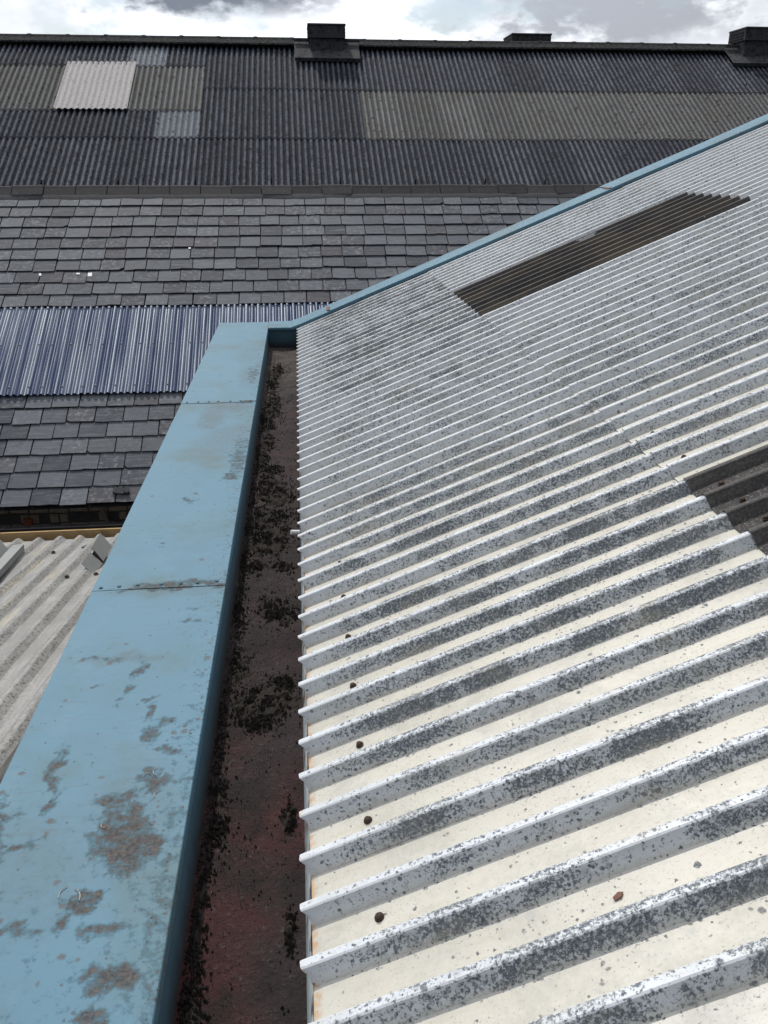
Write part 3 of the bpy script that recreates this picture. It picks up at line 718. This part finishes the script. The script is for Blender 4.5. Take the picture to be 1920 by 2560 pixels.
# fascia, brick wall
m = MB(); m.box(-9, 11, 8.36, 8.40, -2.035, -1.965); put('eaves_board', m.mesh('eaves_board', M_DARK), slate_b)
m = MB(); m.box(-9, 11, 8.575, 8.75, -6.5, -1.86); wall = put('brick_wall', m.mesh('brick_wall', M_MORTAR), slate_b)
def brick_mesh(w, h, seed):
    def rg(y, c): return [(-w / 2 + c + .006 * nz(seed, 1, y), y, -h / 2 + c), (w / 2 - c, y, -h / 2 + c + .008 * nz(seed, 2)), (w / 2 - c + .006 * nz(seed, 3), y, h / 2 - c), (-w / 2 + c, y, h / 2 - c + .008 * nz(seed, 4))]
    m = MB(); m.loft([rg(0, .010), rg(.010, .002), rg(.07, .0)], caps=True, closed=True)
    return m.mesh('brick', M_BRICK)
bks = [brick_mesh(.096, .104, i * 3.7) for i in range(4)]; bks_s = [brick_mesh(.205, .07, i * 2.1 + 9) for i in range(3)]
red_done = False
for r_, z in enumerate((-2.158, -2.258, -2.356, -2.44)):
    head = (r_ == 1); x = -4.2
    while x < -1.2:
        w = .107 if head else .215
        if rnd.random() < .93:
            b = put('brick', rnd.choice(bks if head else bks_s), wall, (x + w / 2, 8.562 + rnd.uniform(-.008, .02), z + rnd.uniform(-.006, .006)), (rnd.gauss(0, .03), rnd.gauss(0, .03), rnd.gauss(0, .04)))
        x += w
me = bks[0].copy(); me.materials.clear(); me.materials.append(M_BRICK_RED)
b = put('brick', me, wall, (-3.145, 8.525, -2.285)); b['label'] = 'bright orange-red brick'
m = MB(); m.box(-.02, .02, 0, .03, -.30, 0); o = put('wall_bracket', m.mesh('wall_bracket', M_WALL), slate_b, (-2.33, 8.5, -2.08), (0, R(-14), 0))

# =================================================================== FAR SHED
shed = thing('corrugated_shed', 'large far shed with dark mossy corrugated fibre-cement roof and ridge ventilators', 'building', (3.0, 25.6, -6.5))
FR = Vector((0, 25.6, 4.40)); FP = R(30); FD = Vector((0, -math.cos(FP), -math.sin(FP))); FN = Vector((0, -math.sin(FP), math.cos(FP)))
def fpnt(x, s, n=0.0): return Vector((x, 0, 0)) + FR + FD * s + FN * n + Vector((0, 0, .03 * nz(x * .12, s * .15, 7)))
CPF, CAF = .142, .027
def cor_sheet(x0, ncor, s0, s1, lift, mat, seed, CAF=.027):
    seg = 10; nx = ncor * seg + 3; ns = max(6, int((s1 - s0) / .10)); V = []; cr = []
    for i in range(ns + 1):
        s = s0 + (s1 - s0) * i / ns
        for j in range(nx + 1):
            x = x0 + j * CPF / seg; w = math.cos(2 * math.pi * j / seg)
            V.append(fpnt(x, s + (.012 * nz(x * 4, seed) if i == ns else 0), lift + CAF * w + .010 * i / ns + .0035 * nz(x * 16, s * 14, seed) + .004 * nz(x * 1.5, s, seed)))
            cr.append(.5 + .5 * w)
    F = [(i * (nx + 1) + j, (i + 1) * (nx + 1) + j, (i + 1) * (nx + 1) + j + 1, i * (nx + 1) + j + 1) for i in range(ns) for j in range(nx)]
    me = mesh('roof_sheet', V, F, mat, True); attribs(me, crest=cr)
    o = put('roof_sheet', me, shed); sm = o.modifiers.new('gauge', 'SOLIDIFY'); sm.thickness = .007; sm.offset = -1; sm.use_rim = False
    return o
W7 = 7 * CPF
XB = -2.30
spots_m = []                                   # (x, s0, s1, weight) crests for the moss
colsx = [(XB + i * W7, 7) for i in range(0, 17)] + [(XB - (i + 1) * W7, 7) for i in range(0, 8)]
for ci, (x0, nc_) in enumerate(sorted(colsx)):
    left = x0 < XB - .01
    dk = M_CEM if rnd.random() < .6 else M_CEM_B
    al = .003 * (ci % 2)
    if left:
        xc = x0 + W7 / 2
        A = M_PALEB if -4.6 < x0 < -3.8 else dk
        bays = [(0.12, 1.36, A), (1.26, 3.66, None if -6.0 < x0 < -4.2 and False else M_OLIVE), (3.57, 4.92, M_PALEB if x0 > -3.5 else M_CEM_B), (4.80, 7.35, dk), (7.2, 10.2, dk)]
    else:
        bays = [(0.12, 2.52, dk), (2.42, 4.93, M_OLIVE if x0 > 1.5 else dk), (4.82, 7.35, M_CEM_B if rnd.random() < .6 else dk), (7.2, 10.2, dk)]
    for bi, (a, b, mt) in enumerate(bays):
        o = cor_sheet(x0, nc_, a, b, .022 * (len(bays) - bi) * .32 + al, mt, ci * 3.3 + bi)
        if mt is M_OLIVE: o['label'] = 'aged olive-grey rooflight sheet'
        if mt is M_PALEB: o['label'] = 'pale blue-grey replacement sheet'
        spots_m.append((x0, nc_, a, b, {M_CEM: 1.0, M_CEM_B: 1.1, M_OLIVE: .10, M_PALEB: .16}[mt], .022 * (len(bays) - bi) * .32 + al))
# bright cream plastic sheet laid over the left bay
o = cor_sheet(-5.78, 12, 1.24, 3.70, .082, M_CREAM, 77.0, .017); o['label'] = 'bright cream plastic roof sheet'
for s, st in ((2.35, 2), (3.55, 2)):
    for k in range(0, 13, st):
        p = fpnt(-5.78 + k * CPF, s, .082 + .017 + .012); put('screw', bolt_me, o, p, (FP, 0, 0))
# moss lumps along the corrugations: one mass nobody could count
m = MB()
for (x0, nc_, a, b, w, lift) in spots_m:
    if b > 8: continue
    for q in range(int(nc_ * (b - a) * 11 * w)):
        k = rnd.randrange(nc_); s = rnd.uniform(a + .02, b - .02); t = rnd.gauss(.30, .13) * rnd.choice((1, 1, -1))
        x = x0 + (k + t) * CPF
        if -5.85 < x < -4.0 and 1.2 < s < 3.7: continue
        if w < .3 and nz(x * .8, s * .8, 5) < -.15: continue
        r = rnd.uniform(.010, .026); hgt = r * rnd.uniform(.5, 1.0)
        c = fpnt(x, s, lift + CAF * math.cos(2 * math.pi * t) + .010 * (s - a) / (b - a))
        ph0 = rnd.random() * 6.3
        ring = [c + Vector((r * math.cos(ph0 + 1.57 * i) * rnd.uniform(.7, 1.2), 0, 0)) + FD * (r * 1.5 * math.sin(ph0 + 1.57 * i)) - FN * .004 for i in range(4)]
        m.add(ring + [c + FN * hgt + Vector((rnd.uniform(-.3, .3) * r, 0, 0))], [(i, (i + 1) % 4, 4) for i in range(4)] + [((i + 1) % 4, i, 4) for i in range(0)])
for q in range(2600):                         # moss along the ridge
    x = rnd.uniform(-9, 15); r = rnd.uniform(.012, .035); c = Vector((x, 25.6 + rnd.uniform(-.12, .12), 4.585 + .03 * nz(x * .12, 0, 7)))
    if nz(x * 1.3, 9) < -.2: continue
    ph0 = rnd.random() * 6.3
    m.add([c + Vector((r * 1.5 * math.cos(ph0 + 1.57 * i), r * math.sin(ph0 + 1.57 * i), -.02 - abs(c.y - 25.6) * .5)) for i in range(4)] + [c + Vector((0, 0, r * .6 - abs(c.y - 25.6) * .5))], [(i, (i + 1) % 4, 4) for i in range(4)])
o = put('roof_moss', m.mesh('roof_moss', M_RMOSS), shed); o['kind'] = 'stuff'; o['label'] = 'grey moss and lichen crusting the corrugations'
# ridge capping pieces
i = 0; x = -10.0
while x < 15:
    w = 1.06; m = MB(); dz = .004 * (i % 2); zz = .03 * nz(x * .12, 0, 7)
    sec = lambda xx, k: [(xx, 25.6 - .34, 4.375 + zz - .0 + dz), (xx, 25.6 - .32, 4.41 + zz + dz), (xx, 25.6 - .13, 4.515 + zz + dz), (xx, 25.6 - .06, 4.575 + zz + dz + k), (xx, 25.6, 4.592 + zz + dz + k), (xx, 25.66, 4.575 + zz + dz + k), (xx, 25.73, 4.515 + zz + dz), (xx, 25.94, 4.375 + zz + dz)]
    m.loft([sec(x, .012), sec(x + .09, .012), sec(x + .10, 0), sec(x + w, 0)])
    o = put('ridge_capping', m.mesh('ridge_capping', M_CAP), shed); sm = o.modifiers.new('gauge', 'SOLIDIFY'); sm.thickness = .01; sm.offset = -1
    x += 1.0; i += 1
# filler lumps closing each corrugation under the capping
for k in range(-52, 90):
    x = XB + k * CPF; c = fpnt(x, .13, .05)
    if not -9.6 < x < 14: continue
    if 0.1 < x < 1.9 or x > 12.2 and x < 14: continue
    m = MB(); m.loft([[(x + r * math.cos(a), c.y - .01 + dy, c.z + r * .8 * math.sin(a)) for a in (-.3, .4, 1.1, 1.57, 2.0, 2.7, 3.4)] for r, dy in ((.052, .16), (.052, 0), (.030, -.035))]); 
    put('corrugation_filler', m.mesh('corrugation_filler', M_VENT), shed)
# ridge ventilators
def vent(x0, x1, y0, y1, zt, apron=True, lab=None):
    v = put('ridge_ventilator', None, shed, ((x0 + x1) / 2, (y0 + y1) / 2, 4.0))
    v['label'] = lab
    zc = zt - .34
    def bx(name, a, b, c, d, e, f, mt=M_VENT, bv=.012):
        me = bevelled_box(b - a, d - c, f - e, bv, mt, name); return put(name, me, v, ((a + b) / 2, (c + d) / 2, e))
    bx('ventilator_body', x0 + .03, x1 - .03, y0 + .03, y1 - .03, 3.55, zc)
    bx('ventilator_cap', x0 - .02, x1 + .02, y0 - .03, y1 + .03, zc + .006, zt - .045)
    bx('ventilator_lid', x0 - .035, x1 + .035, y0 - .045, y1 + .045, zt - .043, zt)
    for sx_, xx in ((-1, x0 - .026), (1, x1 + .026)):   # side louvres
        for q in range(3):
            bx('louvre', xx - .006, xx + .006, y0 + .08, y1 - .08, zc + .05 + q * .075, zc + .085 + q * .075, M_DARK, .003)
    if apron:
        m = MB(); S = []
        for xx in (x0 - .40, x0 - .2, (x0 + x1) / 2, x1 + .2, x1 + .40): S.append([fpnt(xx, .16, .19), fpnt(xx, 1.05, .17), fpnt(xx, 1.055, .08)])
        m.loft(S); o = put('apron', m.mesh('apron', M_VENT), v); sm = o.modifiers.new('gauge', 'SOLIDIFY'); sm.thickness = .012; sm.offset = -1
        m = MB(); m.box(x0 - .40, x1 + .42, 25.22, 25.29, 4.47, 4.53); put('apron_lap', m.mesh('apron_lap', M_VENT), v)
vent(.50, 1.46, 24.92, 25.85, 4.86, True, 'square ventilator box left on the ridge')
vent(6.45, 7.58, 26.4, 27.4, 4.90, False, 'low ventilator box behind the ridge')
vent(12.80, 13.9, 24.92, 25.85, 4.95, True, 'ventilator box cut by the right edge')
m = MB(); m.add([(-10, 25.6, 4.36), (15, 25.6, 4.36), (15, 34, -.5), (-10, 34, -.5)], [(0, 1, 2, 3)]); put('rear_slope', m.mesh('rear_slope', M_CEM), shed)
m = MB(); m.box(-10, 15, 17.2, 17.5, -6.5, -.8); m.box(-10, -9.7, 17.51, 33.5, -6.5, -.9); m.box(14.7, 15, 17.51, 33.5, -6.5, -.9)
put('shed_wall', m.mesh('shed_wall', M_WALL), shed)

# =================================================================== LEAN-TO (lower left)
lean = thing('lean_to', 'low outbuilding on the left with pale weathered ribbed sheet roof below the coping', 'building', (-3.5, 5.0, -6.5))
LA = R(10.8)
LS = .945                                       # the outbuilding stands clear of the slate eaves, its back edge at y = 7.84
def lp(x, y, n=0.0): return Vector((x * LS, y * LS, H + (-2.392 + (8.3 - y) * math.tan(LA) + n - .028 - H) * LS))
def lean_sheet(x0, nr, lift, seed, P_=.22):
    c = []
    for k in range(nr + (1 if True else 0)):
        b = x0 + k * P_
        c += [(b, 0, 0, .0), (b + .020, .019, .3, 1), (b + .042, .040, .8, 1), (b + .050, .044, 1, .4), (b + .072, .044, 1, .3), (b + .080, .040, .8, 1), (b + .102, .019, .3, 1), (b + .122, 0, 0, .4), (b + .17, .002 * 0, 0, 0)]
    if True: c = c[:-1]
    ysx = [8.33 - i * .13 for i in range(86)]
    V, cr, fc = [], [], []
    for y in ysx:
        for (x, h, q, f) in c:
            V.append(lp(x + .006 * nz(y * .8, seed), y, h + lift + .005 * nz(x * 4, y * 3, seed) + .006 * nz(x * 1.2, y * .7, seed))); cr.append(q); fc.append(f)
    nc_ = len(c); F = [(i * nc_ + j, (i + 1) * nc_ + j, (i + 1) * nc_ + j + 1, i * nc_ + j + 1) for i in range(len(ysx) - 1) for j in range(nc_ - 1)]
    me = mesh('roof_sheet', V, F, M_LEAN); attribs(me, crest=cr, face=fc)
    o = put('roof_sheet', me, lean); sm = o.modifiers.new('gauge', 'SOLIDIFY'); sm.thickness = .006; sm.offset = -1
    return o
XL = -2.385                                     # near the crest measured at -2.325
ls = [lean_sheet(XL - .22 * 2 + .0 + i * 1.1, 5 if i < 0 else 5, .006 * ((i + 8) % 2), i * 2.2) for i in (-5, -4, -3, -2, -1)]
ls.append(lean_sheet(-2.815, 5, .012, 3.3, .2105))
for (x, y) in ((-2.66, 7.75), (-2.27, 6.85), (-2.02, 6.9), (-1.80, 5.45), (-2.9, 6.9), (-2.24, 4.9)):
    put('screw', screw_me, ls[-1], lp(x, y, .022), (R(-10), 0, 0)).scale = (2.2, 2.2, 1.6)
m = MB(); S = []
for i in range(60):
    y = 8.2 - i * .18; S.append([lp(-1.655 + .012 * nz(y * 2, 1), y, .012), lp(-1.642 + .010 * nz(y * 4, 2), y, .030 + .012 * nz(y * 5, 7)), lp(-1.626 + .010 * nz(y * 3, 3), y, -.01 + .012 * nz(y * 3, 9)), lp(-1.632 + .010 * nz(y * 3, 3), y, -.06)])
m.loft(S); put('verge_board', m.mesh('verge_board', M_LEAN), lean)
m = MB(); S = []
for i in range(50):
    y = 8.2 - i * .22; S.append([lp(-1.500 + .012 * nz(y * 2, 12), y, -.16), lp(-1.40, y, -.10), lp(-.80, y, .0)])
m.loft(S); put('flashing_ledge', m.mesh('flashing_ledge', M_LEAN), lean)
m = MB(); m.add([lp(-9, 8.3, -.3), lp(-.77, 8.3, -.3), lp(-.77, -2.5, -.3), lp(-9, -2.5, -.3)], [(0, 1, 2, 3)]); put('roof_lining', m.mesh('roof_lining', M_DARK), lean)
m = MB(); m.box(-9, -1.0, 7.975, 8.0, -2.55, -2.152); b_ = put('strand_board', m.mesh('strand_board', M_OSB), lean); 
m = MB(); m.box(-9, -1.0, 8.005, 8.09, -2.158, -2.128); put('dark_flashing', m.mesh('dark_flashing', M_DARK), lean)
m = MB(); m.box(-9, -.78, -2.55, -2.35, -6.5, -.70); m.box(-9.1, -8.9, -2.34, 8.3, -6.5, -2.62); put('outbuilding_wall', m.mesh('outbuilding_wall', M_WALL), lean)

# =================================================================== LOOSE THINGS
def plate_thing(name, parts, loc, rot, label, cat):
    t = thing(name, label, cat, loc); t.rotation_euler = rot
    for nm, (x0, x1, y0, y1, z0, z1), rr, mt in parts:
        mm = MB(); mm.box(x0, x1, y0, y1, z0, z1); o = bpy.data.objects.new(nm, mm.mesh(nm, mt)); col.objects.link(o); o.parent = t; o.rotation_euler = rr
    return t
plate_thing('folded_bracket', [('plate', (-.02, .30, 0, .006, 0, .17), (R(-32), 0, 0), M_PLATE), ('plate', (-.30, -.07, -.01, -.004, -.005, .15), (R(-38), 0, R(-4)), M_PLATE), ('fold', (-.05, .30, .004, .12, .0, .006), (R(4), 0, 0), M_PLATE), ('web', (-.068, -.022, .0, .012, .0, .13), (R(-30), 0, 0), M_DARK), ('foot', (-.42, -.05, -.16, .0, -.028, -.022), (R(-3), 0, R(3)), M_PLATE)],
            lp(-2.03, 7.27, .05), (0, R(-10.8) * 0, R(88)), 'bent grey metal bracket with two plates beside the blue coping', 'bracket')
plate_thing('metal_channel', [('web', (-.75, .55, -.05, .05, .055, .06), (0, 0, 0), M_PLATE), ('flange', (-.75, .55, -.0505, -.0455, 0, .0545), (0, 0, 0), M_PLATE), ('flange', (-.75, .55, .0455, .0505, 0, .0545), (0, 0, 0), M_PLATE)],
            lp(-2.95, 7.22, .05), (0, LA, R(96)), 'long grey metal channel lying along the pale ribbed sheets', 'metal channel')
plate_thing('sheet_metal_offcut', [('panel', (-.20, .14, 0, .006, 0, .20), (R(-35), 0, 0), M_PLATE), ('flange', (-.20, .14, .004, .06, .0, .006), (0, 0, 0), M_PLATE)],
            lp(-3.12, 7.62, .05), (0, 0, R(84)), 'small grey metal offcut propped up at the left edge', 'metal offcut')
fm = MB(); fm.loft([[(-.06, -.02, 0), (.02, -.04, 0), (.06, .0, 0), (.01, .05, 0), (-.05, .03, 0)], [(-.06, -.02, .008), (.02, -.04, .01), (.06, .0, .008), (.01, .05, .008), (-.05, .03, .009)]], caps=True, closed=True)
tag(put('slate_fragment', fm.mesh('slate_fragment', M_SLATE2), None, lp(-2.37, 7.95, .016), (R(-10), 0, .4)), 'broken dark slate fragment lying on the pale ribbed roof', 'slate fragment')
t = thing('lead_box', 'small dark lead clip box sitting on the eaves slates', 'metal box', sp(-2.02, .13, .04)); t.rotation_euler = basis.to_euler()
for nm, bx_, mt in (('body', (-.085, .035, -.03, .045, 0, .028), M_VENT), ('flap', (.037, .085, -.045, .035, 0, .036), M_VENT), ('pin', (.0, .012, .046, .075, .0, .016), M_DARK)):
    mm = MB(); mm.box(*bx_); o = bpy.data.objects.new(nm, mm.mesh(nm, mt)); col.objects.link(o); o.parent = t; o.rotation_euler = (0, 0, R(-12) if nm != 'flap' else R(14))
fm = MB(); fm.loft([[(-.016, -.008, 0), (.006, -.010, 0), (.020, .0, 0), (.008, .010, 0), (-.014, .006, 0)], [(-.015, -.007, .003), (.006, -.009, .006), (.019, .0, .004), (.008, .009, .002), (-.013, .005, .003)]], caps=True, closed=True)
tag(put('rust_flake', mesh('rust_flake', [v * .62 for v in fm.v], fm.f, M_RUST), None, roof(.606, Y_C - .50 * PITCHR, DEP - .004), (0, -TH, .3)), 'red-brown rust flake lying in a cream roof trough', 'rust flake')
# pale plastic scrap at the gutter edge
n = 8; fm = MB(); fm.loft([[(x, .011 * math.cos(2 * math.pi * i / n), .011 + .011 * math.sin(2 * math.pi * i / n)) for i in range(n)] for x in (-.018, -.016, .016, .02)], caps=True, closed=True)
tag(put('plastic_cap', fm.mesh('plastic_cap', M_CLIP), None, (-.068, 3.17, -.075), (0, R(10), R(15))), 'small pale plastic cap at the gutter edge beside the rib ends', 'plastic cap')
# straw on the coping
for (x, y, a, L) in ((-.545, 1.28, 1.2, .03), (-.515, 1.27, -1.1, .035), (-.395, 1.55, 1.2, .02), (-.50, 1.46, 2.1, .02), (-.41, 1.63, 1.6, .025), (-.43, 1.62, .7, .02)):
    m = MB(); S = []
    for i in range(6):
        t_ = i / 5; xx = L * (t_ - .5); yy = .006 * math.sin(t_ * 3); S.append([(xx, yy - .0011, 0), (xx, yy + .0011, 0), (xx, yy, .0022)])
    m.loft(S, caps=True, closed=True)
    tag(put('straw_strand', m.mesh('straw_strand', M_STRAW), None, (x, y, .0035), (0, 0, a)), 'short pale strand of dry grass on the stained blue coping', 'straw', 'dry grass strands on the coping')
# moss and crumbs in the gutter: uncountable
CL = [(-.22, 6.6, .06, .25), (-.20, 3.95, .09, .10), (-.15, 3.60, .08, .10), (-.21, 3.36, .08, .10), (-.19, 4.25, .07, .10), (-.24, 4.75, .05, .18), (-.26, 2.35, .04, .12), (-.25, 6.15, .05, .30), (-.23, 5.55, .07, .35), (-.25, 5.1, .05, .2), (-.26, 4.45, .05, .12), (-.22, 4.05, .06, .16), (-.16, 3.85, .09, .14), (-.24, 3.62, .06, .14), (-.17, 3.45, .10, .14), (-.20, 3.28, .09, .12),
      (-.24, 3.08, .04, .06), (-.13, 3.06, .04, .05), (-.15, 2.72, .07, .09), (-.12, 2.66, .05, .07), (-.27, 2.55, .02, .1), (-.15, 2.14, .09, .10), (-.22, 2.13, .06, .09), (-.11, 2.22, .04, .06), (-.18, 2.03, .07, .05), (-.28, 1.75, .03, .07), (-.265, 1.60, .03, .08), (-.285, 1.35, .02, .15), (-.28, 1.1, .02, .1), (-.085, 1.62, .02, .06), (-.08, 1.28, .015, .05)]
m = MB()
def lump(c, r, h, n=5, jag=.5):
    ph0 = rnd.random() * 6.3
    low = [c + Vector((r * math.cos(ph0 + 6.283 * i / n) * rnd.uniform(1 - jag, 1.2), r * math.sin(ph0 + 6.283 * i / n) * rnd.uniform(1 - jag, 1.2), -.006)) for i in range(n)]
    mid = [c + (p - c) * rnd.uniform(.5, .85) + Vector((0, 0, h * rnd.uniform(.4, .9))) for p in low]
    m.add(low + mid + [c + Vector((rnd.uniform(-.2, .2) * r, rnd.uniform(-.2, .2) * r, h))], [(i, (i + 1) % n, n + (i + 1) % n, n + i) for i in range(n)] + [(n + i, n + (i + 1) % n, 2 * n) for i in range(n)])
for (x, y, rx, ry) in CL:                      # matted cushions first, then loose crumbs on and round them
    nn = 26; hh = .012 + .010 * rnd.random(); V = []
    for j in range(nn + 1):
        for i in range(nn + 1):
            u, w = (i / nn - .5) * 2.6, (j / nn - .5) * 2.6
            px = max(-.310, min(-.050, x + u * rx)); py = y + w * ry
            k = 1 - (u * u + w * w) + .9 * nz(px * 24, py * 16, 4) + .5 * nz(px * 60, py * 45, 8)
            V.append((px, py, GZ - .006 + max(-.006, min(1.0, k) * hh) + .005 * nz(px * 120, py * 110, 3) + .003 * nz(px * 260, py * 240, 5)))
    m.add(V, [(j * (nn + 1) + i, j * (nn + 1) + i + 1, (j + 1) * (nn + 1) + i + 1, (j + 1) * (nn + 1) + i) for j in range(nn) for i in range(nn)])
    for q in range(int(160 + 24000 * rx * ry)):
        px = x + rnd.gauss(0, rx * .72); py = y + rnd.gauss(0, ry * .72)
        px = max(-.308, min(-.055, px)); k = max(0, 1 - ((px - x) / rx) ** 2 - ((py - y) / ry) ** 2)
        if nz(px * 22, py * 22, 6) + .55 * nz(px * 60, py * 60, 2) < -.12: continue
        lump(Vector((px, py, GZ + .002 + .016 * k)), rnd.choice((rnd.uniform(.0015, .004), rnd.uniform(.004, .009))), rnd.uniform(.002, .007), 4)
for q in range(1000):
    lump(Vector((-.30 + .245 * rnd.random(), rnd.uniform(.6, 7.5), GZ + .003)), rnd.uniform(.0015, .005), rnd.uniform(.002, .005), 4)
for q in range(4000):
    lump(Vector((-.305 + abs(rnd.gauss(0, .02)), rnd.uniform(.6, 5.5), GZ + .008)), rnd.uniform(.002, .006), rnd.uniform(.002, .007), 4)
o = put('gutter_moss', m.mesh('gutter_moss', M_MOSS)); o['kind'] = 'stuff'; o['label'] = 'black moss and silt crumbs lying along the gutter floor'; o['category'] = 'moss'
# pale grit in the gutter
m = MB()
for q in range(1500):
    y = .7 + 2.6 * rnd.random() ** 1.6
    lump(Vector((-.20 + rnd.gauss(0, .05), y, GZ + .005)), rnd.uniform(.0008, .0022), rnd.uniform(.001, .0025), 4)
o = put('gutter_grit', m.mesh('gutter_grit', M_MORTAR)); o['kind'] = 'stuff'; o['label'] = 'pale grit sprinkled on the red-brown gutter floor'; o['category'] = 'grit'
print('slates in view', n_sl, 'objects', len(bpy.data.objects))
